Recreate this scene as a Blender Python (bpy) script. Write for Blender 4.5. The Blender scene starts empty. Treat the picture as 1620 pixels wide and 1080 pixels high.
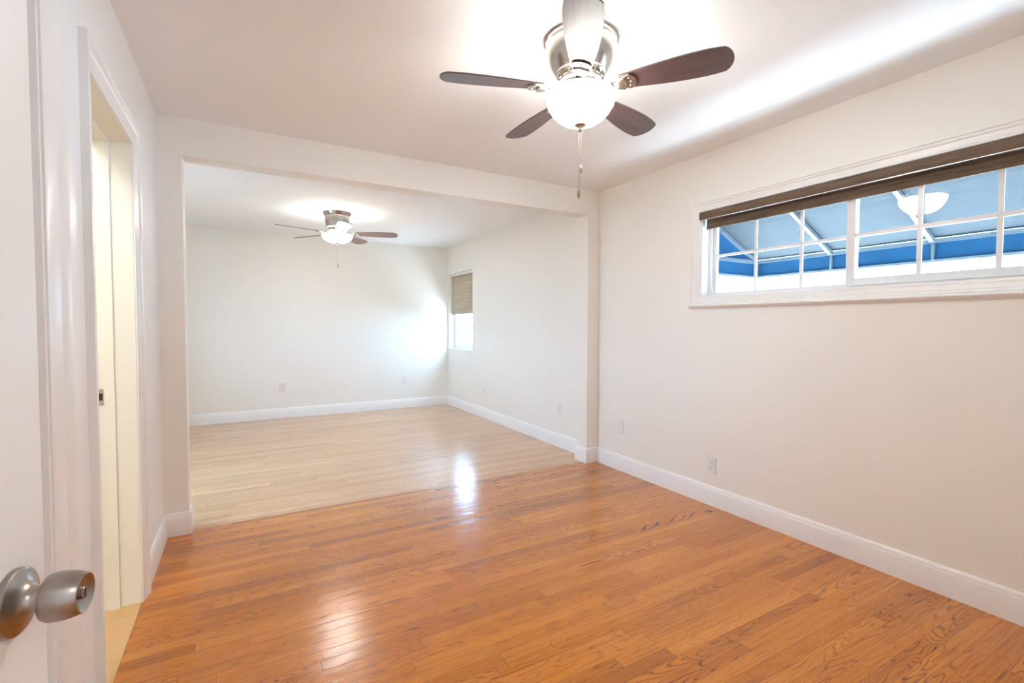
import bpy, bmesh, math, random
from mathutils import Vector, Matrix

# ------------------------------------------------------------------ camera
SC = bpy.context.scene
COL = SC.collection
cam_d = bpy.data.cameras.new('camera')
cam_d.sensor_width = 36.0
cam_d.lens = 754.1 * 36.0 / 1620.0
cam_d.clip_start = 0.02
cam = bpy.data.objects.new('camera', cam_d)
COL.objects.link(cam)
_r = Vector((0.87020264, -0.49268771, 0.00248698))
_u = Vector((0.01447764, 0.0306158, 0.99942637))
_f = Vector((0.49248123, 0.86966746, -0.03377491))
CAM_Z = 1.2387
cam.matrix_world = Matrix(((_r.x, _u.x, -_f.x, 0), (_r.y, _u.y, -_f.y, 0), (_r.z, _u.z, -_f.z, CAM_Z), (0, 0, 0, 1)))
SC.camera = cam

# ------------------------------------------------------------------ view + world + daylight
SC.view_settings.view_transform = 'Standard'
SC.view_settings.look = 'None'
SC.view_settings.gamma = 1.0
SC.view_settings.use_curve_mapping = False
SC.view_settings.exposure = 2.15
SC.cycles.max_bounces = 12
SC.cycles.diffuse_bounces = 8
SC.cycles.glossy_bounces = 4
SC.cycles.transparent_max_bounces = 12
SC.cycles.sample_clamp_indirect = 6.0
SC.cycles.caustics_reflective = False
SC.cycles.caustics_refractive = False
SC.cycles.blur_glossy = 1.0

world = bpy.data.worlds.new('daylight')
SC.world = world
world.use_nodes = True
_bg = world.node_tree.nodes['Background']
_bg.inputs['Color'].default_value = (0.39, 0.66, 1.0, 1)
_bg.inputs['Strength'].default_value = 6.0


def lamp(name, kind, loc, energy, color, rot=(0, 0, 0), size=None, size_y=None, portal=False, spread=None):
    d = bpy.data.lights.new(name, kind)
    d.energy = energy
    d.color = color
    if kind == 'AREA':
        d.shape = 'RECTANGLE'
        d.size = size
        d.size_y = size_y or size
        if spread:
            d.spread = spread
        if portal:
            d.cycles.is_portal = True
    elif kind in ('POINT', 'SPOT'):
        d.shadow_soft_size = size or 0.05
    o = bpy.data.objects.new(name, d)
    o.location = loc
    o.rotation_euler = rot
    COL.objects.link(o)
    return o


R90 = math.pi / 2
# portals at the glazed openings (they only guide the sky's own light)
lamp('sky_portal', 'AREA', (3.02, 6.5, 1.45), 1, (1, 1, 1), (0, R90, 0), 1.2, 0.9, portal=True)
lamp('sky_portal', 'AREA', (3.02, 1.35, 1.72), 1, (1, 1, 1), (0, R90, 0), 0.7, 1.9, portal=True)
lamp('sky_portal', 'AREA', (-1.56, 4.45, 1.28), 1, (1, 1, 1), (0, -R90, 0), 1.35, 1.1, portal=True)
# the sun stands over the far end of the house and shines along its walls, so it enters no window
SUN = lamp('sun', 'SUN', (6, 9, 8), 42.0, (0.93, 0.97, 1.0))
SUN.rotation_euler = Vector((0.0, -0.62, -0.78)).to_track_quat('-Z', 'Y').to_euler()
SUN.data.angle = math.radians(0.53)

# ------------------------------------------------------------------ room numbers (metres)
XL, XR = -0.407, 2.8074
YP, YP2 = 3.3773, 3.5173
YF = 6.9865
H = 2.434
XA, XB, ZT = -0.29, 2.687, 2.218
WT = 0.16
XFL = -1.4                      # left wall of the back room


# ------------------------------------------------------------------ node helpers
class NT:
    def __init__(self, name):
        self.m = bpy.data.materials.new(name)
        self.m.use_nodes = True
        self.t = self.m.node_tree
        self.b = self.t.nodes['Principled BSDF']
        self.out = self.t.nodes['Material Output']

    def n(self, kind, **kw):
        x = self.t.nodes.new(kind)
        for k, v in kw.items():
            setattr(x, k, v)
        return x

    def l(self, a, b):
        self.t.links.new(a, b)

    def math(self, op, a, b=None, c=None, clamp=False):
        x = self.n('ShaderNodeMath', operation=op, use_clamp=clamp)
        for i, v in enumerate((a, b, c)):
            if v is None:
                continue
            if hasattr(v, 'links'):
                self.l(v, x.inputs[i])
            else:
                x.inputs[i].default_value = v
        return x.outputs[0]

    def mix(self, fac, a, b, blend='MIX'):
        x = self.n('ShaderNodeMix', data_type='RGBA', blend_type=blend)
        for s, v in ((x.inputs[0], fac), (x.inputs[6], a), (x.inputs[7], b)):
            if hasattr(v, 'links'):
                self.l(v, s)
            elif isinstance(v, tuple):
                s.default_value = (*v, 1) if len(v) == 3 else v
            else:
                s.default_value = v
        return x.outputs[2]

    def noise(self, vec, scale, detail=2.0, rough=0.5, dist=0.0):
        x = self.n('ShaderNodeTexNoise')
        if vec is not None:
            self.l(vec, x.inputs['Vector'])
        x.inputs['Scale'].default_value = scale
        x.inputs['Detail'].default_value = detail
        x.inputs['Roughness'].default_value = rough
        x.inputs['Distortion'].default_value = dist
        return x.outputs['Fac']

    def bump(self, h, strength, dist=0.001):
        x = self.n('ShaderNodeBump')
        x.inputs['Strength'].default_value = strength
        x.inputs['Distance'].default_value = dist
        self.l(h, x.inputs['Height'])
        self.l(x.outputs[0], self.b.inputs['Normal'])

    def pos(self):
        return self.n('ShaderNodeTexCoord').outputs['Object']

    def comb(self, x, y, z):
        c = self.n('ShaderNodeCombineXYZ')
        for i, v in enumerate((x, y, z)):
            if hasattr(v, 'links'):
                self.l(v, c.inputs[i])
            else:
                c.inputs[i].default_value = v
        return c.outputs[0]

    def white(self, vec):
        w = self.n('ShaderNodeTexWhiteNoise', noise_dimensions='3D')
        self.l(vec, w.inputs['Vector'])
        return w.outputs['Value'], w.outputs['Color']

    def ramp(self, fac, stops):
        r = self.n('ShaderNodeValToRGB')
        e = r.color_ramp.elements
        while len(e) < len(stops):
            e.new(0.5)
        for i, (p, c) in enumerate(stops):
            e[i].position = p
            e[i].color = (*c, 1)
        self.l(fac, r.inputs[0])
        return r.outputs[0]


def paint(name, col, rough=0.6, bump=0.12, scale=260.0, spec=0.4):
    k = NT(name)
    p = k.pos()
    n1 = k.noise(p, 1.3, 3.0)
    k.l(k.mix(n1, tuple(c * 0.985 for c in col), tuple(min(1, c * 1.015) for c in col)), k.b.inputs['Base Color'])
    k.b.inputs['Roughness'].default_value = rough
    k.b.inputs['Specular IOR Level'].default_value = spec
    if bump:
        k.bump(k.noise(p, scale, 2.0), bump, 0.0006)
    return k.m


def metal(name, col, rough=0.3, brushed=None):
    k = NT(name)
    k.b.inputs['Metallic'].default_value = 1.0
    k.b.inputs['Base Color'].default_value = (*col, 1)
    p = k.pos()
    if brushed:
        mp = k.n('ShaderNodeMapping')
        mp.inputs['Scale'].default_value = brushed
        k.l(p, mp.inputs['Vector'])
        nz = k.noise(mp.outputs[0], 60, 3.0)
    else:
        nz = k.noise(p, 40, 2.0)
    mr = k.n('ShaderNodeMapRange')
    mr.inputs['To Min'].default_value = rough * 0.88
    mr.inputs['To Max'].default_value = rough * 1.12
    k.l(nz, mr.inputs['Value'])
    k.l(mr.outputs[0], k.b.inputs['Roughness'])
    return k.m


def plank_floor(name, pal, dark, var, gloss, width=0.0572, length=0.95, seed=0.0, ring=1.0):
    k = NT(name)
    sep = k.n('ShaderNodeSeparateXYZ')
    k.l(k.pos(), sep.inputs[0])
    x, y = sep.outputs[0], sep.outputs[1]
    rows = k.math('MULTIPLY', k.math('ADD', y, 10.0 + seed), 1.0 / width)
    row = k.math('FLOOR', rows)
    fy = k.math('SUBTRACT', rows, row)
    r1, _ = k.white(k.comb(row, seed + 3.1, 0.0))
    r2, _ = k.white(k.comb(row, seed + 8.7, 1.0))
    ln = k.math('MULTIPLY_ADD', r2, 0.7, 0.55)
    xs = k.math('DIVIDE', k.math('ADD', k.math('MULTIPLY_ADD', r1, 9.0, 20.0), x), k.math('MULTIPLY', ln, length))
    cell = k.math('FLOOR', xs)
    fx = k.math('SUBTRACT', xs, cell)
    idv, idc = k.white(k.comb(row, cell, seed))
    s2 = k.n('ShaderNodeSeparateColor')
    k.l(idc, s2.inputs[0])
    ia, ib, ic = s2.outputs[0], s2.outputs[1], s2.outputs[2]
    # growth-ring contours: level lines of a field stretched along the board
    gx = k.math('MULTIPLY_ADD', ia, 91.0, k.math('MULTIPLY', x, 1.5))
    gy = k.math('MULTIPLY_ADD', ib, 57.0, k.math('MULTIPLY', y, 11.0))
    field = k.noise(k.comb(gx, gy, k.math('MULTIPLY', ic, 33.0)), 1.0, 2.0, 0.45, 0.4)
    freq = k.math('MULTIPLY_ADD', ib, 12.0, 16.0)
    ph = k.math('FRACT', k.math('MULTIPLY', field, freq))
    line = k.math('POWER', k.math('SUBTRACT', 1.0, k.math('ABSOLUTE', k.math('MULTIPLY_ADD', ph, 2.0, -1.0))), 5.0)
    # fine open pores
    px = k.math('MULTIPLY_ADD', ic, 40.0, k.math('MULTIPLY', x, 7.0))
    py = k.math('MULTIPLY', y, 330.0)
    pores = k.noise(k.comb(px, py, k.math('MULTIPLY', ia, 19.0)), 1.0, 2.0, 0.6)
    pm = k.math('MULTIPLY', k.math('SUBTRACT', pores, 0.5, clamp=True), 2.2, clamp=True)
    base = k.ramp(idv, [(i / (len(pal) - 1), c) for i, c in enumerate(pal)])
    broad = k.noise(k.comb(k.math('MULTIPLY', gx, 0.7), gy, 4.0), 0.8, 2.0)
    base = k.mix(k.math('MULTIPLY', broad, var), base, dark)
    strength = k.math('MULTIPLY', k.math('MULTIPLY_ADD', k.math('POWER', ic, 2.2), 0.85, 0.25), ring)
    base = k.mix(k.math('MULTIPLY', line, strength, clamp=True), base, dark)
    streak = k.noise(k.comb(k.math('MULTIPLY_ADD', ib, 23.0, k.math('MULTIPLY', x, 2.2)), k.math('MULTIPLY', y, 105.0), k.math('MULTIPLY', ic, 9.0)), 1.0, 2.0, 0.55)
    sm = k.math('MULTIPLY', k.math('SUBTRACT', streak, 0.52, clamp=True), 2.4, clamp=True)
    base = k.mix(k.math('MULTIPLY', sm, 0.6 * ring), base, dark)
    base = k.mix(k.math('MULTIPLY', pm, 0.45 * ring), base, dark)
    ey = k.math('MINIMUM', fy, k.math('SUBTRACT', 1.0, fy))
    ex = k.math('MULTIPLY', k.math('MINIMUM', fx, k.math('SUBTRACT', 1.0, fx)), 12.0)
    edge = k.math('MINIMUM', ey, ex)
    seam = k.math('SUBTRACT', 1.0, k.math('MULTIPLY', edge, 36.0, clamp=True), clamp=True)
    base = k.mix(k.math('MULTIPLY', seam, 0.55), base, tuple(c * 0.35 for c in dark))
    k.l(base, k.b.inputs['Base Color'])
    rn = k.noise(k.comb(x, y, 0.0), 7.0, 3.0)
    k.l(k.math('MULTIPLY_ADD', rn, 0.05, gloss), k.b.inputs['Roughness'])
    k.b.inputs['Specular IOR Level'].default_value = 0.32
    k.b.inputs['Coat Weight'].default_value = 0.5
    k.b.inputs['Coat Roughness'].default_value = gloss * 1.05
    tilt = k.math('MULTIPLY', k.math('SUBTRACT', idv, 0.5), k.math('SUBTRACT', fy, 0.5))
    wav = k.noise(k.comb(k.math('MULTIPLY', x, 5.0), k.math('MULTIPLY', y, 16.0), 2.0), 1.0, 2.0)
    hgt = k.math('ADD', k.math('MULTIPLY', wav, 0.5), k.math('MULTIPLY', tilt, 0.35))
    hgt = k.math('SUBTRACT', hgt, k.math('MULTIPLY', seam, 0.07))
    k.bump(hgt, 0.9, 0.003)
    k.l(k.b.inputs['Normal'].links[0].from_socket, k.b.inputs['Coat Normal'])
    return k.m


def fabric(name, col, transl=0.5, scale=(200, 200, 200), var=0.25):
    k = NT(name)
    mp = k.n('ShaderNodeMapping')
    mp.inputs['Scale'].default_value = scale
    k.l(k.pos(), mp.inputs['Vector'])
    nz = k.noise(mp.outputs[0], 1.0, 3.0, 0.6)
    c = k.mix(nz, tuple(v * (1 - var) for v in col), tuple(min(1, v * (1 + var)) for v in col))
    k.l(c, k.b.inputs['Base Color'])
    k.b.inputs['Roughness'].default_value = 0.85
    k.b.inputs['Specular IOR Level'].default_value = 0.2
    if transl > 0:
        tr = k.n('ShaderNodeBsdfTranslucent')
        k.l(c, tr.inputs['Color'])
        mx = k.n('ShaderNodeMixShader')
        mx.inputs[0].default_value = transl
        k.l(k.b.outputs[0], mx.inputs[1])
        k.l(tr.outputs[0], mx.inputs[2])
        k.l(mx.outputs[0], k.out.inputs['Surface'])
    return k.m


def pane_glass(name):
    k = NT(name)
    k.t.nodes.remove(k.b)
    lw = k.n('ShaderNodeLayerWeight')
    refl = k.math('MULTIPLY_ADD', k.math('POWER', lw.outputs['Facing'], 5.0), 0.9, 0.012)
    tr = k.n('ShaderNodeBsdfTransparent')
    tr.inputs['Color'].default_value = (0.95, 0.98, 0.98, 1)
    gl = k.n('ShaderNodeBsdfGlossy')
    gl.inputs['Roughness'].default_value = 0.0
    mx = k.n('ShaderNodeMixShader')
    k.l(refl, mx.inputs[0])
    k.l(tr.outputs[0], mx.inputs[1])
    k.l(gl.outputs[0], mx.inputs[2])
    k.l(mx.outputs[0], k.out.inputs['Surface'])
    return k.m


def lit_glass(name, col, strength):
    k = NT(name)
    k.b.inputs['Base Color'].default_value = (0.9, 0.88, 0.84, 1)
    k.b.inputs['Roughness'].default_value = 0.25
    nz = k.noise(k.pos(), 9.0, 2.0)
    k.l(k.mix(nz, tuple(c * 0.93 for c in col), col), k.b.inputs['Emission Color'])
    k.b.inputs['Emission Strength'].default_value = strength
    return k.m


def blade_wood(name, tones=((0.030, 0.011, 0.011), (0.075, 0.031, 0.029), (0.13, 0.064, 0.054))):
    k = NT(name)
    mp = k.n('ShaderNodeMapping')
    mp.inputs['Scale'].default_value = (3, 60, 60)
    k.l(k.pos(), mp.inputs['Vector'])
    nz = k.noise(mp.outputs[0], 1.0, 4.0, 0.6)
    k.l(k.ramp(nz, [(0.2, tones[0]), (0.55, tones[1]), (0.9, tones[2])]), k.b.inputs['Base Color'])
    k.b.inputs['Roughness'].default_value = 0.46
    k.b.inputs['Specular IOR Level'].default_value = 0.9
    k.b.inputs['Coat Weight'].default_value = 0.4
    k.b.inputs['Coat Roughness'].default_value = 0.45
    return k.m


WALLC = (0.86, 0.84, 0.79)
M = dict(
    wall=paint('warm_white_wall_paint', WALLC, 0.42, 0.12, 260.0, 0.5),
    leftwall=paint('satin_white_wall_paint', (0.86, 0.87, 0.88), 0.32, 0.10, 120),
    ceiling=paint('matt_ceiling_paint', (0.89, 0.91, 0.93), 0.8, 0.1, 180),
    trim=paint('semi_gloss_trim_paint', (0.86, 0.855, 0.845), 0.3, 0.03),
    cream=paint('cream_jamb_paint', (0.82, 0.81, 0.745), 0.35, 0.03),
    vinyl=paint('white_vinyl', (0.80, 0.81, 0.81), 0.3, 0.0),
    plate=paint('white_plastic_plate', (0.82, 0.81, 0.79), 0.3, 0.0),
    ivory=paint('pinkish_plastic_plate', (0.80, 0.72, 0.68), 0.35, 0.0),
    slot=paint('dark_slot', (0.03, 0.025, 0.02), 0.7, 0.0),
    oak=plank_floor('orange_oak_strip_floor', [(0.45, 0.138, 0.007), (0.66, 0.225, 0.016), (0.57, 0.176, 0.010), (0.74, 0.265, 0.028), (0.62, 0.200, 0.012)], (0.085, 0.016, 0.002), 0.12, 0.19, ring=1.0),
    pale_oak=plank_floor('natural_oak_strip_floor', [(0.58, 0.31, 0.148), (0.74, 0.43, 0.215), (0.64, 0.355, 0.17), (0.78, 0.48, 0.26), (0.60, 0.315, 0.148)], (0.33, 0.165, 0.075), 0.25, 0.17, seed=5.0, ring=1.0),
    sill_oak=plank_floor('blond_oak_board', [(0.66, 0.42, 0.19), (0.70, 0.46, 0.22), (0.62, 0.38, 0.17)], (0.40, 0.20, 0.07), 0.3, 0.3, width=4.0, length=6.0, seed=2.0, ring=0.8),
    nickel=metal('brushed_nickel', (0.52, 0.485, 0.44), 0.26, (1, 1, 18)),
    knob=metal('satin_stainless', (0.37, 0.33, 0.30), 0.30, (30, 0.2, 0.2)),
    chain=metal('antique_chain_metal', (0.30, 0.25, 0.19), 0.6),
    alu=metal('bright_aluminium', (0.85, 0.88, 0.92), 0.2),
    blade=blade_wood('dark_walnut_blade'),
    bowl=lit_glass('lit_frosted_glass', (0.97, 0.96, 0.91), 13.5),
    bowl2=lit_glass('lit_white_glass', (1.0, 0.97, 0.93), 10.0),
    blind=fabric('brown_woven_blind', (0.165, 0.115, 0.080), 0.0, (110, 5, 140), 0.95),
    shade=fabric('grey_beige_cellular_fabric', (0.55, 0.47, 0.37), 0.25, (90, 90, 90), 0.1),
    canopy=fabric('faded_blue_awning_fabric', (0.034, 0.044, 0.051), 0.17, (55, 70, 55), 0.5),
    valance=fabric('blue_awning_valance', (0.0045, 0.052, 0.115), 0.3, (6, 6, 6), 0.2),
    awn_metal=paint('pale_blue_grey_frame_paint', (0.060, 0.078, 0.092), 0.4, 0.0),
    stucco=paint('pale_stucco', (0.66, 0.64, 0.60), 0.9, 0.4, 60),
    paving=paint('pale_bounce_paving', (0.62, 0.62, 0.61), 0.9, 0.3, 40),
    asphalt=paint('dark_asphalt', (0.085, 0.085, 0.085), 0.95, 0.4, 30),
    blade2=blade_wood('glow_lit_walnut_blade', ((0.16, 0.10, 0.085), (0.24, 0.155, 0.13), (0.32, 0.21, 0.18))),  # walnut lightened: the bowl's glow on the far blades is in the colour
    glass=pane_glass('clear_window_glass'),
)


# ------------------------------------------------------------------ mesh helpers
def obj(name, bm, mat, parent=None, smooth=False, bevel=0.0, segs=2):
    if bevel:
        bmesh.ops.bevel(bm, geom=list(bm.edges), offset=bevel, segments=segs, profile=0.6, affect='EDGES', clamp_overlap=True)
    bmesh.ops.recalc_face_normals(bm, faces=list(bm.faces))
    me = bpy.data.meshes.new(name)
    bm.to_mesh(me)
    bm.free()
    me.materials.append(mat)
    for p in me.polygons:
        p.use_smooth = smooth
    if smooth:
        me.set_sharp_from_angle(angle=math.radians(38))
    o = bpy.data.objects.new(name, me)
    COL.objects.link(o)
    if parent is not None:
        o.parent = parent
    return o


def empty(name, loc, rotz=0.0):
    o = bpy.data.objects.new(name, None)
    o.empty_display_size = 0.1
    o.location = loc
    o.rotation_euler = (0, 0, rotz)
    COL.objects.link(o)
    return o


def tag(o, label, cat, group=None, kind=None):
    o['label'] = label
    o['category'] = cat
    if group:
        o['group'] = group
    if kind:
        o['kind'] = kind
    return o


def struct(o, label, cat):
    return tag(o, label, cat, kind='structure')


def box(bm, x0, x1, y0, y1, z0, z1):
    v = [bm.verts.new((x, y, z)) for x in (x0, x1) for y in (y0, y1) for z in (z0, z1)]
    for f in ((0, 1, 3, 2), (4, 6, 7, 5), (0, 4, 5, 1), (2, 3, 7, 6), (0, 2, 6, 4), (1, 5, 7, 3)):
        bm.faces.new([v[i] for i in f])
    return v


def one_box(*a):
    bm = bmesh.new()
    box(bm, *a)
    return bm


def bar(bm, p0, p1, w, h, up=Vector((0, 0, 1))):
    p0, p1 = Vector(p0), Vector(p1)
    d = (p1 - p0).normalized()
    s = d.cross(up)
    if s.length < 1e-6:
        s = Vector((1, 0, 0))
    s.normalize()
    t = s.cross(d)
    v = []
    for p in (p0, p1):
        for a, b in ((-1, -1), (1, -1), (1, 1), (-1, 1)):
            v.append(bm.verts.new(p + s * (a * w / 2) + t * (b * h / 2)))
    for f in ((0, 1, 2, 3), (4, 7, 6, 5), (0, 4, 5, 1), (1, 5, 6, 2), (2, 6, 7, 3), (3, 7, 4, 0)):
        bm.faces.new([v[i] for i in f])


def wall_mesh(axis, a0, a1, u0, u1, z0, z1, holes):
    """wall slab with rectangular holes; axis = thickness axis, u = run, holes = (u0,u1,z0,z1)"""
    bm = bmesh.new()
    us = sorted({u0, u1, *[h[0] for h in holes], *[h[1] for h in holes]})
    zs = sorted({z0, z1, *[h[2] for h in holes], *[h[3] for h in holes]})
    us = [u for u in us if u0 <= u <= u1]
    zs = [z for z in zs if z0 <= z <= z1]

    def solid(i, j):
        if i < 0 or j < 0 or i >= len(us) - 1 or j >= len(zs) - 1:
            return False
        cu, cz = (us[i] + us[i + 1]) / 2, (zs[j] + zs[j + 1]) / 2
        return not any(h[0] < cu < h[1] and h[2] < cz < h[3] for h in holes)

    def V(a, u, z):
        return bm.verts.new((a, u, z) if axis == 'x' else (u, a, z))

    for i in range(len(us) - 1):
        for j in range(len(zs) - 1):
            if not solid(i, j):
                continue
            A, B, c, d = us[i], us[i + 1], zs[j], zs[j + 1]
            for a in (a0, a1):
                bm.faces.new([V(a, A, c), V(a, B, c), V(a, B, d), V(a, A, d)])
            for di, dj, q in ((-1, 0, ((A, c), (A, d))), (1, 0, ((B, c), (B, d))), (0, -1, ((A, c), (B, c))), (0, 1, ((A, d), (B, d)))):
                if not solid(i + di, j + dj):
                    (ua, za), (ub, zb) = q
                    bm.faces.new([V(a0, ua, za), V(a0, ub, zb), V(a1, ub, zb), V(a1, ua, za)])
    bmesh.ops.remove_doubles(bm, verts=list(bm.verts), dist=1e-5)
    return bm


def sweep(path, normal, profile, closed=False, flip=1):
    """profile (u, v): u sideways in the path plane (n x d), v along normal; mitred corners"""
    bm = bmesh.new()
    N = Vector(normal)
    P = [Vector(p) for p in path]
    n = len(P)
    rings = []
    for i in range(n):
        ds = []
        if closed or i > 0:
            ds.append((P[i] - P[i - 1]).normalized())
        if closed or i < n - 1:
            ds.append((P[(i + 1) % n] - P[i]).normalized())
        ns = [N.cross(d) * flip for d in ds]
        if len(ns) == 2:
            m = (ns[0] + ns[1]) / (1 + ns[0].dot(ns[1]))
        else:
            m = ns[0]
        rings.append([bm.verts.new(P[i] + m * u + N * v) for u, v in profile])
    k = len(profile)
    for i in range(n if closed else n - 1):
        a, b = rings[i], rings[(i + 1) % n]
        for j in range(k):
            bm.faces.new([a[j], a[(j + 1) % k], b[(j + 1) % k], b[j]])
    if not closed:
        bm.faces.new(rings[0])
        bm.faces.new(rings[-1])
    return bm


def lathe(bm, prof, segs=48, centre=(0, 0, 0), axis=None, cap=True):
    """revolve (r, h) about z (or along axis = (origin, direction))"""
    if axis:
        o, d = Vector(axis[0]), Vector(axis[1]).normalized()
        s = d.orthogonal().normalized()
        t = d.cross(s)
    else:
        o, d, s, t = Vector(centre), Vector((0, 0, 1)), Vector((1, 0, 0)), Vector((0, 1, 0))
    rings = []
    for r, h in prof:
        if r < 1e-6:
            rings.append([bm.verts.new(o + d * h)])
        else:
            rings.append([bm.verts.new(o + d * h + (s * math.cos(2 * math.pi * i / segs) + t * math.sin(2 * math.pi * i / segs)) * r) for i in range(segs)])
    for a, b in zip(rings, rings[1:]):
        for i in range(segs):
            j = (i + 1) % segs
            if len(a) == 1 and len(b) == 1:
                continue
            if len(a) == 1:
                bm.faces.new([a[0], b[j], b[i]])
            elif len(b) == 1:
                bm.faces.new([a[i], a[j], b[0]])
            else:
                bm.faces.new([a[i], a[j], b[j], b[i]])
    if cap:
        for r in (rings[0], rings[-1]):
            if len(r) > 2:
                bm.faces.new(r)


def tube(bm, pts, r, segs=8):
    pts = [Vector(p) for p in pts]
    rings = []
    for i, p in enumerate(pts):
        d = (pts[min(i + 1, len(pts) - 1)] - pts[max(i - 1, 0)]).normalized()
        s = d.orthogonal().normalized()
        t = d.cross(s)
        rings.append([bm.verts.new(p + (s * math.cos(2 * math.pi * k / segs) + t * math.sin(2 * math.pi * k / segs)) * r) for k in range(segs)])
    for a, b in zip(rings, rings[1:]):
        for k in range(segs):
            bm.faces.new([a[k], a[(k + 1) % segs], b[(k + 1) % segs], b[k]])
    bm.faces.new(rings[0])
    bm.faces.new(rings[-1])


def slab(bm, outline, z0, z1, xf=None):
    lo = [bm.verts.new((xf @ Vector((x, y, z0))) if xf else (x, y, z0)) for x, y in outline]
    hi = [bm.verts.new((xf @ Vector((x, y, z1))) if xf else (x, y, z1)) for x, y in outline]
    bm.faces.new(lo)
    bm.faces.new(hi)
    n = len(lo)
    for i in range(n):
        j = (i + 1) % n
        bm.faces.new([lo[i], lo[j], hi[j], hi[i]])


# ------------------------------------------------------------------ shell
W1 = (0.40, 2.276, 1.44, 2.030)         # near window hole in the right wall (y0,y1,z0,z1)
W2 = (6.080, 6.920, 0.868, 2.023)       # far window hole
W3 = (3.90, 5.00, 0.60, 1.75)            # window in the back room's left wall
D2 = (1.957, 2.627, 0.0, 2.022)         # doorway in the left wall
D3 = (0.76, 1.535, 0.0, 2.035)          # closet door in the left wall

fl = struct(obj('floor', one_box(XL - 0.001, XR + WT, -0.12, 3.424, -0.12, 0.0), M['oak']), 'glossy orange oak strip floor of the front room', 'floor')
fb = struct(obj('floor_back', one_box(XFL - 0.15, XR + WT, 3.424, YF + 0.15, -0.12, 0.0), M['pale_oak']), 'pale natural oak strip floor of the back room beyond the opening', 'floor')
struct(obj('floor_bathroom', one_box(-1.9, XL - 0.001, 1.1, 3.424, -0.12, -0.002), M['sill_oak']), 'blond wooden floor inside the left doorway', 'floor')
struct(obj('floor_hall', one_box(-1.3, 1.5, -1.7, -0.12, -0.12, 0.0), M['oak']), 'oak floor of the hall behind the viewer', 'floor')
struct(obj('ceiling', one_box(-1.95, XR + WT, -1.8, YF + 0.15, H, H + 0.14), M['ceiling']), 'flat off white ceiling over both rooms', 'ceiling')
struct(obj('wall_right', wall_mesh('x', XR, XR + WT, -0.12, YF + 0.15, 0, H, [W1, W2]), M['wall']), 'cream right wall holding the wide high window and the small far window', 'wall')
struct(obj('wall_back', wall_mesh('y', YF, YF + 0.15, XFL - 0.15, XR, 0, H, []), M['wall']), 'plain far wall of the back room behind the far fan', 'wall')
struct(obj('wall_left', wall_mesh('x', XL - 0.15, XL, -0.12, YP, 0, H, [D2, D3]), M['leftwall']), 'white left wall with the open doorway', 'wall')
struct(obj('wall_middle', wall_mesh('y', YP, YP2, XFL, XR, 0, H, [(XA, XB, -1, ZT)]), M['wall']), 'cream partition with the wide opening into the back room', 'wall')
struct(obj('wall_left_back', wall_mesh('x', XFL - 0.15, XFL, YP, YF, 0, H, [W3]), M['wall']), 'left wall of the back room, hidden beyond the opening', 'wall')
struct(obj('wall_front', wall_mesh('y', -0.12, 0.0, XL, XR, 0, H, [(-0.352, 0.44, -1, 2.05)]), M['wall']), 'near wall behind the viewer with the entry doorway', 'wall')
bm = wall_mesh('x', -1.42, -1.3, -1.7, -0.12, 0, H, [])
struct(obj('wall_hall_left', bm, M['wall']), 'left wall of the hall behind the viewer', 'wall')
struct(obj('wall_hall_right', wall_mesh('x', 1.5, 1.62, -1.7, -0.12, 0, H, []), M['wall']), 'right wall of the hall behind the viewer', 'wall')
struct(obj('wall_hall_back', wall_mesh('y', -1.8, -1.7, -1.42, 1.62, 0, H, []), M['wall']), 'end wall of the hall behind the viewer', 'wall')
struct(obj('wall_bathroom_left', wall_mesh('x', -2.0, -1.9, 1.1, YP2, 0, H, []), M['cream']), 'cream wall inside the left doorway', 'wall')
struct(obj('wall_bathroom_front', wall_mesh('y', 1.0, 1.1, -2.0, XL - 0.15, 0, H, []), M['cream']), 'cream side wall inside the left doorway', 'wall')
struct(obj('wall_bathroom_back', wall_mesh('y', YP, YP2, -2.0, XFL, 0, H, []), M['cream']), 'cream end wall inside the left doorway', 'wall')
struct(obj('wall_closet', wall_mesh('x', -0.95, -0.90, -0.12, 1.0, 0, H, []), M['cream']), 'back wall of the closet in the left wall', 'wall')
struct(obj('ground', one_box(XR + WT, 14, -6, 14, -0.44, -0.34), M['asphalt']), 'dark asphalt outside the right windows', 'ground')
struct(obj('ground_bounce_strip', one_box(XR + WT, 4.55, -5, 12, -0.34, -0.30), M['paving']), 'added pale strip outside the right wall that bounces sun onto the ceiling', 'walk')  # unseen reflector, added to throw a band of sunlight on the ceiling

struct(obj('ground_light_block', one_box(-16, XFL - 0.15, -6, 14, -0.42, -0.32), M['asphalt']), 'added dark ground outside the hidden left window, blocking sky light from below', 'ground')  # unseen, added to keep sky light from below off the back ceiling

# ------------------------------------------------------------------ baseboards
BH, BT = 0.134, 0.015
BASE = [(0, 0), (BT, 0), (BT, 0.104), (0.0135, 0.110), (0.0115, 0.113), (0.0115, 0.117), (0.0105, 0.124), (0.007, 0.130), (0.003, 0.1335), (0, BH)]


def baseboard(name, path, label):
    # path runs with the room on its left-hand side
    bm = sweep([(x, y, 0) for x, y in path], (0, 0, 1), BASE)
    return struct(obj(name, bm, M['trim'], smooth=True), label, 'baseboard')


baseboard('baseboard_right', [(XR, 0.0), (XR, YP), (XB, YP), (XB, YP2), (XR, YP2), (XR, YF), (XFL, YF), (XFL, YP2), (XA, YP2), (XA, YP), (XL, YP), (XL, 2.717)],
          'white moulded baseboard running round both rooms')
baseboard('baseboard_left', [(XL, 1.868), (XL, 1.636)], 'short white baseboard between the two left door casings')
baseboard('baseboard_front', [(0.52, 0.0), (XR, 0.0)], 'white baseboard along the near wall behind the viewer')

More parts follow.
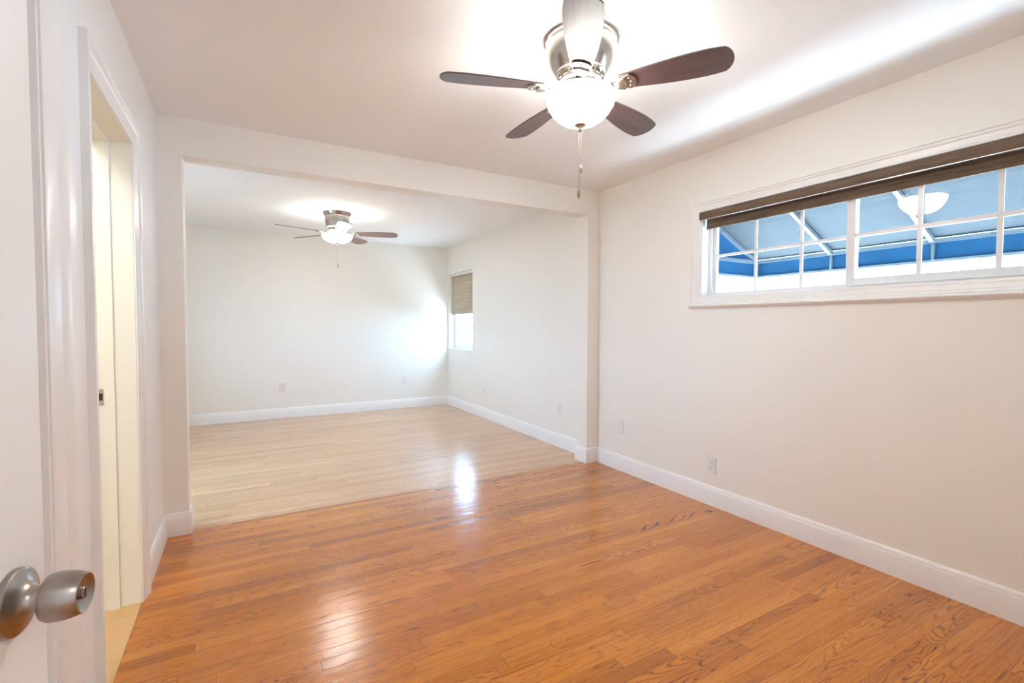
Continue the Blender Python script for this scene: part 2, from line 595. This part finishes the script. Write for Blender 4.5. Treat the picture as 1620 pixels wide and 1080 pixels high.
# ------------------------------------------------------------------ doorway in the left wall
CAS = [(0, 0), (0, 0.008), (0.005, 0.0095), (0.010, 0.009), (0.013, 0.0085), (0.030, 0.0125), (0.048, 0.0150), (0.050, 0.0135), (0.058, 0.0190), (0.064, 0.0215), (0.067, 0.0185), (0.071, 0.0210), (0.082, 0.0240), (0.090, 0.0225), (0.090, 0.0)]
d2 = struct(empty('door_1', (XL, 2.29, 0)), 'open white cased doorway with a cream jamb in the left wall', 'doorway')


def rel(o, root):
    o.parent = root
    o.matrix_parent_inverse = Matrix.Translation(root.location).inverted()
    return o


y0, y1, _, zt = D2
rel(obj('casing', sweep([(XL, y1, 0), (XL, y1, zt), (XL, y0, zt), (XL, y0, 0)], (1, 0, 0), CAS, flip=-1), M['trim'], smooth=True), d2)
bm = bmesh.new()
jt = 0.018
box(bm, XL - 0.15, XL, y1 - jt + 0.018, y1 + 0.0, 0, zt)  # thin liner kept inside the reveal
bm.free()
bm = bmesh.new()
box(bm, XL - 0.151, XL + 0.002, y0, y0 + 0.004, 0, zt)
box(bm, XL - 0.151, XL + 0.002, y1 - 0.004, y1, 0, zt)
box(bm, XL - 0.151, XL + 0.002, y0 + 0.004, y1 - 0.004, zt - 0.004, zt)
rel(obj('jamb', bm, M['cream']), d2)
bm = bmesh.new()
sx0, sx1 = XL - 0.108, XL - 0.073
box(bm, sx0, sx1, y0 + 0.004, y0 + 0.016, 0, zt - 0.004)
box(bm, sx0, sx1, y1 - 0.016, y1 - 0.004, 0, zt - 0.004)
box(bm, sx0, sx1, y0 + 0.016, y1 - 0.016, zt - 0.016, zt - 0.004)
rel(obj('door_stop', bm, M['cream']), d2)
bm = bmesh.new()
sx = XL - 0.124
box(bm, sx - 0.013, sx + 0.013, y1 - 0.0058, y1 - 0.004, 0.893, 0.963)
sp = rel(obj('strike_plate', bm, M['nickel'], bevel=0.0006), d2)
bm = bmesh.new()
box(bm, sx - 0.0095, sx + 0.0095, y1 - 0.0066, y1 - 0.0058, 0.914, 0.944)
h = obj('latch_hole', bm, M['slot'])
h.parent = sp
struct(obj('trim_1', one_box(XL - 0.151, XL + 0.001, y0 + 0.0045, y1 - 0.0045, -0.003, 0.003), M['sill_oak']), 'blond oak threshold board in the left doorway', 'threshold')

# closet door, shut, behind the open door leaf
d3 = struct(empty('door_2', (XL, 1.15, 0)), 'shut white closet door in the left wall behind the open door leaf', 'door')
y0, y1, _, zt = D3
CAS3 = [(0, 0), (0, 0.007), (0.008, 0.0095), (0.014, 0.0080), (0.034, 0.0130), (0.052, 0.0170), (0.055, 0.0150), (0.066, 0.0215), (0.071, 0.0235), (0.075, 0.0200), (0.086, 0.0260), (0.096, 0.0275), (0.100, 0.0250), (0.100, 0.0)]
rel(obj('casing', sweep([(XL, y1, 0), (XL, y1, zt), (XL, y0, zt), (XL, y0, 0)], (1, 0, 0), CAS3, flip=-1), M['trim'], smooth=True), d3)
bm = bmesh.new()
box(bm, XL - 0.15, XL + 0.002, y0, y0 + 0.012, 0, zt)
box(bm, XL - 0.15, XL + 0.002, y1 - 0.012, y1, 0, zt)
box(bm, XL - 0.15, XL + 0.002, y0 + 0.012, y1 - 0.012, zt - 0.012, zt)
rel(obj('jamb', bm, M['trim']), d3)
rel(obj('door_leaf', one_box(XL - 0.062, XL - 0.026, y0 + 0.015, y1 - 0.015, 0.008, zt - 0.015), M['trim'], bevel=0.002), d3)

# open entry door with its knob
A = math.radians(11.0)
hinge = Vector((-0.2165, 0.694, 0)) - Vector((math.sin(A), math.cos(A), 0)) * 0.705
dr = struct(empty('door_3', (hinge.x, hinge.y, 0), -A), 'white entry door standing open beside the left wall with a satin metal knob', 'door')
obj('door_leaf', one_box(-0.036, 0.0, 0.004, 0.762, 0.012, 2.03), M['trim'], dr, bevel=0.002)
KY, KZ = 0.705, 0.943
ax = ((0.0, KY, KZ), (1, 0, 0))
bm = bmesh.new()
lathe(bm, [(0.0345, 0.0), (0.0350, 0.003), (0.0345, 0.006), (0.0330, 0.0072), (0.0318, 0.0076), (0.0270, 0.0092), (0.0215, 0.0118), (0.0172, 0.0148), (0.0148, 0.0180), (0.0138, 0.0215), (0.0136, 0.0262)], 64, axis=ax)
ros = obj('rosette', bm, M['knob'], dr, smooth=True)
bm = bmesh.new()
lathe(bm, [(0.0118, 0.0255), (0.0118, 0.0290)], 48, axis=ax)
obj('neck_gap', bm, M['slot'], dr, smooth=True)
bm = bmesh.new()
lathe(bm, [(0.010, 0.0280), (0.0190, 0.0283), (0.0232, 0.0302), (0.0250, 0.0338), (0.0256, 0.0380), (0.0255, 0.0425), (0.0249, 0.0480), (0.0238, 0.0535), (0.0224, 0.0585), (0.0211, 0.0620), (0.0205, 0.0630), (0.0197, 0.0632), (0.0190, 0.0626), (0.0146, 0.0604), (0.0102, 0.0590), (0.0068, 0.0584), (0.0, 0.0584)], 64, axis=ax, cap=False)
kn = obj('knob', bm, M['knob'], dr, smooth=True)
bm = bmesh.new()
lathe(bm, [(0.0064, 0.0583), (0.0064, 0.0620), (0.0058, 0.0627), (0.0, 0.0627)], 32, axis=ax, cap=False)
tb = obj('turn_button', bm, M['knob'], kn, smooth=True)
obj('button_slot', one_box(0.0626, 0.0631, KY - 0.0011, KY + 0.0011, KZ - 0.0050, KZ + 0.0050), M['slot'], kn)
struct(obj('trim_2', sweep([(0.44, 0.0, 0), (0.44, 0.0, 2.05), (-0.352, 0.0, 2.05), (-0.352, 0.0, 2.0)], (0, 1, 0), [(0, 0), (0, 0.014), (0.03, 0.017), (0.05, 0.019), (0.05, 0)], flip=1), M['trim']), 'white casing round the entry doorway behind the viewer', 'trim')

# marks under the opening's header
bm = bmesh.new()
for a, b in ((0.028, 0.040), (0.044, 0.051), (0.055, 0.066), (0.086, 0.180), (0.192, 0.222)):
    box(bm, a, b, YP2 - 0.020, YP2 - 0.012, ZT - 0.0025, ZT - 0.0001)
tag(obj('residue_strip', bm, M['ivory']), 'faint broken strip of residue under the header of the wide opening', 'residue strip')


# ------------------------------------------------------------------ near window
wx = XR
w1 = struct(empty('window_1', (wx, 1.34, 1.44)), 'wide high slider window with white grilles in the right wall', 'window')
y0, y1, z0, z1 = W1
WC = [(0, 0), (0, 0.008), (0.005, 0.010), (0.010, 0.0085), (0.014, 0.0080), (0.028, 0.0125), (0.034, 0.0140), (0.036, 0.0125), (0.044, 0.0195), (0.048, 0.0205), (0.051, 0.0175), (0.057, 0.0230), (0.062, 0.0215), (0.062, 0)]
rel(obj('casing', sweep([(wx, y0, z0), (wx, y0, z1), (wx, y1, z1), (wx, y1, z0)], (-1, 0, 0), WC, closed=True, flip=-1), M['trim'], smooth=True), w1)
SILL = [(0, 0), (0.014, 0), (0.022, 0.004), (0.024, 0.008), (0.034, 0.011), (0.038, 0.017), (0.036, 0.023), (0.028, 0.027), (0, 0.028)]
bm = bmesh.new()
rings = []
for yy in (y0 - 0.078, y1 + 0.074):
    rings.append([bm.verts.new((wx - a, yy, z0 - 0.080 + b)) for a, b in SILL])
n = len(SILL)
for j in range(n):
    bm.faces.new([rings[0][j], rings[0][(j + 1) % n], rings[1][(j + 1) % n], rings[1][j]])
bm.faces.new(rings[0])
bm.faces.new(rings[1])
rel(obj('sill_moulding', bm, M['trim'], smooth=True), w1)


def frame_rect(bm, xa, xb, ya, yb, za, zb, wl, wr, wb, wt):
    """rectangular frame in the yz plane (wl at the low-y side)"""
    box(bm, xa, xb, ya, ya + wl, za, zb)
    box(bm, xa, xb, yb - wr, yb, za, zb)
    box(bm, xa, xb, ya + wl, yb - wr, za, za + wb)
    box(bm, xa, xb, ya + wl, yb - wr, zb - wt, zb)


# reveal liner, vinyl frame, two sashes
bm = bmesh.new()
frame_rect(bm, wx + 0.001, wx + 0.118, y0, y1, z0, z1, 0.012, 0.012, 0.008, 0.012)
rel(obj('jamb_liner', bm, M['trim']), w1)
bm = bmesh.new()
frame_rect(bm, wx + 0.072, wx + 0.118, y0 + 0.012, y1 - 0.012, z0 + 0.008, z1 - 0.012, 0.022, 0.022, 0.012, 0.022)
frame_rect(bm, wx + 0.085, wx + 0.095, y0 + 0.034, y1 - 0.034, z0 + 0.020, z1 - 0.034, 0.006, 0.006, 0.004, 0.006)
rel(obj('window_frame', bm, M['vinyl']), w1)
YM0, YM1 = 1.335, 1.375
# fixed pane on the far half
FY0, FY1, FZ0, FZ1 = YM0 + 0.006, y1 - 0.034, z0 + 0.020, z1 - 0.034
s1 = obj('fixed_sash', (lambda b: (frame_rect(b, wx + 0.092, wx + 0.116, FY0, FY1, FZ0, FZ1, 0.022, 0.026, 0.012, 0.026), b)[1])(bmesh.new()), M['vinyl'])
rel(s1, w1)
s2 = obj('sliding_sash', (lambda b: (frame_rect(b, wx + 0.058, wx + 0.084, y0 + 0.040, YM1, z0 + 0.016, z1 - 0.026, 0.040, 0.042, 0.040, 0.036), b)[1])(bmesh.new()), M['vinyl'], bevel=0.0015)
rel(s2, w1)


def sub(o, p):
    o.parent = p
    return o


def grid_bars(xc, ys, zc, ya, yb, za, zb, w=0.018, t=0.008):
    bm = bmesh.new()
    for y in ys:
        box(bm, xc - t / 2, xc + t / 2, y - w / 2, y + w / 2, za, zb)
    cuts = [ya] + [c for y in ys for c in (y - w / 2, y + w / 2)] + [yb]
    for a, b in zip(cuts[::2], cuts[1::2]):
        box(bm, xc - t / 2, xc + t / 2, a, b, zc - w / 2, zc + w / 2)
    return bm


ga, gb, gza, gzb = FY0 + 0.022, FY1 - 0.026, FZ0 + 0.012, FZ1 - 0.026
sub(obj('glass_pane', one_box(wx + 0.1050, wx + 0.1051, ga, gb, gza, gzb), M['glass']), s1)
sub(obj('grille', grid_bars(wx + 0.0985, (1.635, 1.926), 1.727, ga, gb, gza, gzb), M['vinyl']), s1)
ga, gb, gza, gzb = y0 + 0.080, YM1 - 0.042, z0 + 0.056, z1 - 0.062
sub(obj('glass_pane', one_box(wx + 0.0720, wx + 0.0721, ga, gb, gza, gzb), M['glass']), s2)
sub(obj('grille', grid_bars(wx + 0.0655, (0.771, 1.054), 1.724, ga, gb, gza, gzb, 0.020), M['vinyl']), s2)

# roller blind
rb = tag(empty('roller_blind', (wx + 0.01, 1.34, 2.0)), 'brown woven roller blind rolled up along the top of the wide window', 'blind')
ya, yb = y0 + 0.004, y1 - 0.003
bm = bmesh.new()
prof = [(-0.030, 1.972), (-0.034, 1.978), (-0.0355, 1.990), (-0.0355, 2.008), (-0.033, 2.018), (-0.027, 2.0245), (-0.018, 2.027), (0.040, 2.027), (0.040, 2.021), (-0.016, 2.021), (-0.024, 2.018), (-0.029, 2.010), (-0.030, 1.990), (-0.027, 1.978), (-0.024, 1.974)]
rings = [[bm.verts.new((wx + 0.010 + a, yy, b)) for a, b in prof] for yy in (ya + 0.002, yb - 0.002)]
n = len(prof)
for j in range(n):
    bm.faces.new([rings[0][j], rings[0][(j + 1) % n], rings[1][(j + 1) % n], rings[1][j]])
bm.faces.new(rings[0])
bm.faces.new(rings[1])
rel(obj('valance_cover', bm, M['blind'], smooth=True), rb)
bm = bmesh.new()
box(bm, wx - 0.019, wx + 0.012, ya + 0.003, yb - 0.003, 1.9685, 1.9735)
rel(obj('cassette_rail', bm, M['alu'], bevel=0.0012), rb)
for yy in (ya, yb - 0.004):
    rel(obj('end_bracket', one_box(wx - 0.024, wx + 0.046, yy, yy + 0.004, 1.970, 2.026), M['alu']), rb)
bm = bmesh.new()
pts = [(wx + 0.034, 2.010), (wx + 0.034, 1.932)]
box(bm, wx + 0.0335, wx + 0.0345, ya + 0.022, yb - 0.020, 1.932, 2.000)
rel(obj('blind_fabric', bm, M['blind']), rb)
bm = bmesh.new()
box(bm, wx + 0.029, wx + 0.039, ya + 0.022, yb - 0.020, 1.911, 1.933)
rel(obj('hem_bar', bm, M['blind'], bevel=0.002), rb)
bm = bmesh.new()
lathe(bm, [(0.016, 0), (0.016, yb - ya - 0.02)], 24, axis=((wx + 0.018, ya + 0.01, 2.001), (0, 1, 0)))
rel(obj('roller_tube', bm, M['blind'], smooth=True), rb)

# ------------------------------------------------------------------ far window with the cellular shade
w2 = struct(empty('window_2', (wx, 6.5, 0.868)), 'small white window near the far corner of the back room', 'window')
y0, y1, z0, z1 = W2
bm = bmesh.new()
frame_rect(bm, wx + 0.085, wx + 0.135, y0, y1, z0, z1, 0.05, 0.05, 0.05, 0.05)
rel(obj('window_frame', bm, M['vinyl'], bevel=0.002), w2)
bm = bmesh.new()
frame_rect(bm, wx + 0.078, wx + 0.105, y0 + 0.048, y1 - 0.048, z0 + 0.048, 1.46, 0.038, 0.038, 0.045, 0.035)
s3 = rel(obj('lower_sash', bm, M['vinyl'], bevel=0.002), w2)
bm = bmesh.new()
frame_rect(bm, wx + 0.107, wx + 0.130, y0 + 0.048, y1 - 0.048, 1.43, z1 - 0.048, 0.038, 0.038, 0.035, 0.038)
s4 = rel(obj('upper_sash', bm, M['vinyl'], bevel=0.002), w2)
sub(obj('glass_pane', one_box(wx + 0.090, wx + 0.0901, y0 + 0.086, y1 - 0.086, z0 + 0.093, 1.425), M['glass']), s3)
sub(obj('glass_pane', one_box(wx + 0.118, wx + 0.1181, y0 + 0.086, y1 - 0.086, 1.465, z1 - 0.086), M['glass']), s4)
rel(obj('sill_board', one_box(wx - 0.012, wx + 0.085, y0 + 0.001, y1 - 0.001, z0, z0 + 0.018), M['trim'], bevel=0.003), w2)
sh = tag(empty('cellular_shade', (wx + 0.05, 6.5, 2.0)), 'grey beige pleated shade half lowered over the small far window', 'window shade')
rel(obj('head_rail', one_box(wx + 0.020, wx + 0.060, y0 + 0.012, y1 - 0.012, z1 - 0.040, z1 - 0.002), M['vinyl'], bevel=0.003), sh)
bm = bmesh.new()
N = 22
zt, zb = z1 - 0.040, 1.425
left, right = [], []
for i in range(2 * N + 1):
    z = zt + (zb - zt) * i / (2 * N)
    d = 0.013 if i % 2 else 0.0
    left.append((wx + 0.040 - d - 0.006, z))
    right.append((wx + 0.040 + d + 0.006, z))
for side in (left, right):
    a = [bm.verts.new((x, y0 + 0.016, z)) for x, z in side]
    b = [bm.verts.new((x, y1 - 0.016, z)) for x, z in side]
    for i in range(2 * N):
        bm.faces.new([a[i], a[i + 1], b[i + 1], b[i]])
rel(obj('pleated_fabric', bm, M['shade']), sh)
rel(obj('bottom_rail', one_box(wx + 0.026, wx + 0.054, y0 + 0.014, y1 - 0.014, 1.404, 1.425), M['shade'], bevel=0.003), sh)

# window of the back room's left wall (out of the photo's view, lets the daylight in)
w3 = struct(empty('window_3', (XFL, 4.45, 0.6)), 'white window in the hidden left wall of the back room', 'window')
y0, y1, z0, z1 = W3
bm = bmesh.new()
frame_rect(bm, XFL - 0.12, XFL - 0.07, y0, y1, z0, z1, 0.05, 0.05, 0.05, 0.05)
box(bm, XFL - 0.11, XFL - 0.08, 4.43, 4.47, z0 + 0.05, z1 - 0.05)
rel(obj('window_frame', bm, M['vinyl']), w3)
rel(obj('glass_pane', one_box(XFL - 0.096, XFL - 0.0959, y0 + 0.05, y1 - 0.05, z0 + 0.05, z1 - 0.05), M['glass']), w3)

# ------------------------------------------------------------------ awning outside the near window
aw = tag(empty('awning', (XR + WT, 1.3, 2.23)), 'faded blue fabric awning on a pale metal frame outside the wide window', 'awning')
AX, AZ, AY0, AY1 = 3.90, 1.790, 0.05, 2.588
HX = XR + WT + 0.004
SL = 0.482
HZ = AZ + (AX - HX) * SL
zv = AZ - 0.135


def quad_sheet(pts, t=0.0012):
    bm = bmesh.new()
    v = [bm.verts.new(p) for p in pts]
    f = bm.faces.new(v)
    bm.normal_update()
    r = bmesh.ops.extrude_face_region(bm, geom=[f])
    nn = f.normal.copy()
    bmesh.ops.translate(bm, verts=[e for e in r['geom'] if isinstance(e, bmesh.types.BMVert)], vec=nn * t)
    return bm


rel(obj('canopy_fabric', quad_sheet([(HX, AY0, HZ + 0.02), (HX, AY1, HZ + 0.02), (AX + 0.01, AY1, AZ + 0.018), (AX + 0.01, AY0, AZ + 0.018)]), M['canopy']), aw)
for yy in (AY0, AY1):
    rel(obj('side_panel', quad_sheet([(HX, yy + 0.016, AZ - 0.005), (AX, yy + 0.016, AZ - 0.005), (AX, yy + 0.016, AZ + 0.016), (HX, yy + 0.016, HZ + 0.018)]), M['valance']), aw)
    rel(obj('side_valance', quad_sheet([(HX, yy + 0.018, zv), (AX + 0.014, yy + 0.018, zv), (AX + 0.014, yy + 0.018, AZ), (HX, yy + 0.018, AZ)]), M['valance']), aw)
rel(obj('front_valance', quad_sheet([(AX + 0.016, AY0, zv), (AX + 0.016, AY1 + 0.018, zv), (AX + 0.016, AY1 + 0.018, AZ + 0.01), (AX + 0.016, AY0, AZ + 0.01)]), M['valance']), aw)


def awbar(name, p, q, w=0.026, hh=0.026):
    bm = bmesh.new()
    bar(bm, p, q, w, hh)
    return rel(obj(name, bm, M['awn_metal']), aw)


awbar('front_rail', (AX, AY0, AZ), (AX, AY1, AZ))
awbar('valance_rail', (AX + 0.006, AY0, zv + 0.008), (AX + 0.006, AY1, zv + 0.008), 0.012, 0.016)
awbar('wall_rail', (HX + 0.013, AY0, HZ - 0.006), (HX + 0.013, AY1, HZ - 0.006))
for yy in (2.575, 1.973, 1.36, 0.747, 0.063):
    awbar('rafter', (AX - 0.012, yy, AZ + 0.002), (HX + 0.026, yy, HZ - 0.012))
    awbar('valance_post', (AX + 0.004, yy, AZ - 0.013), (AX + 0.004, yy, zv + 0.016), 0.022, 0.014)
for yy in (2.578, 0.060):
    awbar('side_rail', (AX - 0.013, yy, AZ), (HX, yy, AZ))
    awbar('side_valance_rail', (AX - 0.002, yy + 0.006, zv + 0.008), (HX, yy + 0.006, zv + 0.008), 0.012, 0.016)


# ------------------------------------------------------------------ wall plates
def plate(kind, loc, facing, label, group=None, mat=None):
    """local: x across, z up, -y into the room; facing 'left' (on the right wall) or 'front' (on the back wall)"""
    rz = {'left': -R90, 'front': 0.0}[facing]
    cat, name = {'outlet': ('outlet', 'power_outlet'), 'blank': ('wall plate', 'blank_wall_plate')}[kind]
    root = tag(empty(name, loc, rz), label, cat, group)
    bm = bmesh.new()
    box(bm, -0.0375, 0.0375, -0.006, 0.0, -0.060, 0.060)
    bmesh.ops.bevel(bm, geom=[e for e in bm.edges if all(v.co.y < -0.003 for v in e.verts)], offset=0.003, segments=2, affect='EDGES')
    obj('cover_plate', bm, mat or M['plate'], root)
    if kind == 'outlet':
        for dz in (0.0195, -0.0195):
            bm = bmesh.new()
            pts = []
            for i in range(32):
                a = 2 * math.pi * i / 32
                pts.append((0.0172 * math.cos(a), max(-0.0135, min(0.0135, 0.0172 * math.sin(a)))))
            xf = Matrix.Translation((0, 0, dz)) @ Matrix.Rotation(R90, 4, 'X')
            slab(bm, pts, 0.0058, 0.0085, xf)
            rc = obj('receptacle', bm, M['plate'], root)
            bm = bmesh.new()
            box(bm, -0.0072, -0.0050, -0.0089, -0.0084, dz - 0.002, dz + 0.0065)
            box(bm, 0.0050, 0.0072, -0.0089, -0.0084, dz - 0.001, dz + 0.0065)
            lathe(bm, [(0.0024, 0.0084), (0.0024, 0.0089)], 12, axis=((0, 0, dz - 0.0075), (0, -1, 0)))
            obj('slots', bm, M['slot'], rc)
        bm = bmesh.new()
        lathe(bm, [(0.0032, 0.0058), (0.0032, 0.0068), (0.0022, 0.0074), (0.0, 0.0074)], 16, axis=((0, 0, 0), (0, -1, 0)), cap=False)
        obj('screw', bm, M['plate'], root, smooth=True)
    else:
        for dz in (0.0415, -0.0415):
            bm = bmesh.new()
            lathe(bm, [(0.0032, 0.0058), (0.0032, 0.0068), (0.0022, 0.0074), (0.0, 0.0074)], 16, axis=((0, 0, dz), (0, -1, 0)), cap=False)
            obj('screw', bm, M['plate'], root, smooth=True)
    return root


plate('blank', (XR, 3.070, 0.374), 'left', 'white blank wall plate on the cream wall nearest the partition corner')
plate('outlet', (XR, 2.156, 0.279), 'left', 'white duplex power outlet on the cream wall below the wide window')
plate('outlet', (XR, 3.972, 0.386), 'left', 'white power outlet low on the right wall just beyond the partition')
plate('outlet', (XR, 5.700, 0.365), 'left', 'white power outlet low on the right wall below the small far window')
plate('blank', (0.453, YF, 0.405), 'front', 'pinkish blank wall plate low on the far wall below the far fan', mat=M['ivory'])
plate('outlet', (2.112, YF, 0.406), 'front', 'white power outlet on the far wall near its right corner')


# ------------------------------------------------------------------ ceiling fans
def blade_outline(r0, r1, wmax):
    L = r1 - r0
    up, dn = [], []
    for i in range(17):
        t = i / 16
        w = wmax * (0.56 + 0.44 * math.sin(min(1.0, t * 1.25) * math.pi / 2) ** 1.1) if t < 0.8 else wmax * (1.0 - 0.10 * ((t - 0.8) / 0.2) ** 2)
        up.append((r0 + L * 0.93 * t, w / 2))
        dn.append((r0 + L * 0.93 * t, -w / 2))
    tip = []
    wt = wmax * 0.90 / 2
    a0 = math.radians(58)
    for i in range(0, 13):
        a = a0 - 2 * a0 * i / 12
        tip.append((r0 + L * 0.93 + L * 0.07 * (math.cos(a) - math.cos(a0)) / (1 - math.cos(a0)), wt * math.sin(a) / math.sin(a0) * 0.999))
    base = [(r0 - 0.006, -wmax * 0.20), (r0 - 0.006, wmax * 0.20)]
    return base[::-1][1:] and ([(r0 - 0.006, wmax * 0.20)] + up + tip + dn[::-1] + [(r0 - 0.006, -wmax * 0.20)])


def fan(loc, label, blade_mat, ang0, housing, zb, r_tip, bowl_prof, bowl_mat, vents, pulls, finial_z, iron_r=0.075, pitch=-12.0, ring_grooves=()):
    root = tag(empty('ceiling_fan', (loc[0], loc[1], H)), label, 'ceiling fan', 'ceiling fans of the two rooms')
    bm = bmesh.new()
    lathe(bm, housing, 72)
    ho = obj('motor_housing', bm, M['nickel'], root, smooth=True)
    if vents:
        rv, za, zc, nv = vents
        bm = bmesh.new()
        for i in range(nv):
            a = 2 * math.pi * (i + 0.5) / nv
            xf = Matrix.Rotation(a, 4, 'Z') @ Matrix.Translation((rv, 0, 0))
            v0 = box(bm, -0.004, 0.0015, -0.011, 0.011, za, zc)
            for v in v0:
                v.co = xf @ v.co
        obj('vent_slots', bm, M['slot'], ho)
    for k in range(5):
        a = math.radians(ang0 + 72 * k)
        xf = Matrix.Rotation(a, 4, 'Z') @ Matrix.Translation((0, 0, zb)) @ Matrix.Rotation(math.radians(pitch), 4, 'X')
        # blade with its own local frame so the grain follows the blade
        bl_bm = bmesh.new()
        slab(bl_bm, blade_outline(0.170, r_tip, 0.138), 0.0, 0.006)
        bl = obj('blade', bl_bm, blade_mat, root, bevel=0.0012)
        bl.matrix_local = xf
        ir = bmesh.new()
        plate_out = [(0.150, 0.018)]
        for i in range(13):
            t = -math.pi / 2 + math.pi * i / 12
            plate_out.append((0.205 + 0.026 * math.cos(t), -0.040 * math.sin(t)))
        plate_out.append((0.150, -0.018))
        slab(ir, plate_out, -0.007, -0.0003)
        slab(ir, [(iron_r, 0.015), (iron_r + 0.03, 0.0125), (0.120, 0.013), (0.160, 0.022), (0.185, 0.033), (0.195, 0.0), (0.185, -0.033), (0.160, -0.022), (0.120, -0.013), (iron_r + 0.03, -0.0125), (iron_r, -0.015)], -0.014, -0.0065)
        for sy in (-0.022, 0.0, 0.022):
            lathe(ir, [(0.0045, -0.0095), (0.0045, -0.0068)], 10, centre=(0.213 - abs(sy) * 0.25, sy, 0))
        io = obj('blade_iron', ir, M['nickel'], bl, bevel=0.0008, segs=1)
    bm = bmesh.new()
    lathe(bm, bowl_prof, 64, cap=False)
    obj('light_bowl', bm, bowl_mat, root, smooth=True)
    bm = bmesh.new()
    zt0 = bowl_prof[0][1]
    lathe(bm, [(0.060, zt0 + 0.028), (0.062, zt0 + 0.012), (0.060, zt0 + 0.004), (0.03, zt0 + 0.002)], 48)
    obj('light_fitter', bm, M['nickel'], root, smooth=True)
    bm = bmesh.new()
    rr = bowl_prof[0][0]
    lathe(bm, [(rr - 0.004, zt0 + 0.001), (rr - 0.004, zt0 + 0.005), (rr + 0.006, zt0 + 0.004), (rr + 0.017, zt0 - 0.001), (rr + 0.024, zt0 - 0.008), (rr + 0.022, zt0 - 0.010), (rr + 0.0155, zt0 - 0.0022), (rr + 0.004, zt0 + 0.0008), (rr - 0.004, zt0 + 0.001)], 64, cap=False)
    obj('light_block_ring', bm, M['nickel'], root, smooth=True)  # added over the bowl's shoulder to hold its light off the ceiling
    bm = bmesh.new()
    fz = finial_z
    lathe(bm, [(0.0, fz + 0.006), (0.026, fz + 0.004), (0.027, fz), (0.020, fz - 0.006), (0.011, fz - 0.010), (0.0085, fz - 0.016), (0.0105, fz - 0.020), (0.0085, fz - 0.026), (0.004, fz - 0.029), (0.0, fz - 0.029)], 32, cap=False)
    obj('finial', bm, M['nickel'], root, smooth=True)
    for (dx, dy, ztop, zfob, flen, frad, form) in pulls:
        bm = bmesh.new()
        tube(bm, [(dx, dy, ztop), (dx, dy, zfob)], 0.0011, 6)
        z = ztop - 0.004
        while z > zfob:
            bmesh.ops.create_icosphere(bm, subdivisions=1, radius=0.0018, matrix=Matrix.Translation((dx, dy, z)))
            z -= 0.006
        ch = obj('pull_chain', bm, M['chain'], root, smooth=True)
        bm = bmesh.new()
        if form == 'oval':
            lathe(bm, [(0.0, zfob + 0.001)] + [(frad * math.sin(math.pi * i / 12), zfob - flen * (1 - math.cos(math.pi * i / 12)) / 2) for i in range(1, 12)] + [(0.0, zfob - flen - 0.001)], 20, centre=(dx, dy, 0), cap=False)
        else:
            lathe(bm, [(0.0, zfob + 0.001), (frad * 0.8, zfob), (frad, zfob - flen * 0.12), (frad, zfob - flen * 0.65), (frad * 0.75, zfob - flen * 0.72), (frad * 0.7, zfob - flen * 0.95), (0.0, zfob - flen)], 20, centre=(dx, dy, 0), cap=False)
        obj('pull_fob', bm, M['chain'], ch, smooth=True)
    return root


near_housing = [(0.0, 0.0), (0.150, 0.0), (0.1505, -0.006), (0.1485, -0.020), (0.1455, -0.024), (0.1455, -0.028), (0.1480, -0.031), (0.1475, -0.040), (0.1420, -0.066), (0.1320, -0.092), (0.1180, -0.116), (0.1060, -0.132), (0.1040, -0.134), (0.1040, -0.138), (0.0990, -0.141), (0.0880, -0.166), (0.0890, -0.169), (0.0890, -0.173), (0.0780, -0.176), (0.0760, -0.200), (0.0600, -0.206), (0.0, -0.206)]
near_bowl = [(0.120, -0.214), (0.134, -0.217), (0.143, -0.224), (0.146, -0.234), (0.144, -0.248), (0.136, -0.270), (0.122, -0.293), (0.102, -0.315), (0.078, -0.332), (0.050, -0.343), (0.024, -0.348), (0.0, -0.349)]
fan((1.26, 1.642), 'larger nickel ceiling fan nearest the viewer, lit bowl with two pull chains', M['blade'], 17.2, near_housing, -0.204, 0.590, near_bowl, M['bowl'], (0.094, -0.163, -0.145, 16),
    [(0.004, -0.002, -0.376, -0.515, 0.034, 0.0058, 'oval'), (-0.004, 0.003, -0.376, -0.620, 0.034, 0.0062, 'drum')], -0.347)
far_housing = [(0.0, 0.0), (0.146, 0.0), (0.147, -0.006), (0.144, -0.012), (0.136, -0.030), (0.130, -0.042), (0.1255, -0.045), (0.1245, -0.080), (0.1200, -0.112), (0.1130, -0.140), (0.1120, -0.160), (0.0960, -0.166), (0.0940, -0.198), (0.070, -0.204), (0.0, -0.204)]
far_bowl = [(0.128, -0.228), (0.143, -0.233), (0.152, -0.242), (0.154, -0.252), (0.148, -0.268), (0.134, -0.286), (0.110, -0.302), (0.080, -0.314), (0.045, -0.321), (0.0, -0.324)]
fan((0.90, 5.38), 'smaller looking nickel ceiling fan in the back room beyond the opening', M['blade2'], -20.0, far_housing, -0.222, 0.630, far_bowl, M['bowl2'], None,
    [(0.003, 0.0, -0.350, -0.545, 0.036, 0.005, 'oval')], -0.322, iron_r=0.09)

# bulbs inside the two bowls: their light escapes over the bowl's rim to the ceiling
lamp('near_fan_bulb', 'POINT', (1.26, 1.642, H - 0.250), 3, (0.97, 0.96, 0.92), size=0.04)
lamp('far_fan_bulb', 'POINT', (0.90, 5.38, H - 0.262), 0.8, (1.0, 0.96, 0.88), size=0.04)

# unseen fill light added in the hall, then the bathroom's lamp
lamp('hall_fill_light', 'AREA', (0.3, -0.9, H - 0.03), 2.5, (1.0, 0.98, 0.95), (0, 0, 0), 0.4)
lamp('bathroom_ceiling_lamp', 'AREA', (-0.85, 1.55, H - 0.03), 4.5, (1.0, 1.0, 0.96), (0, 0, 0), 0.3)
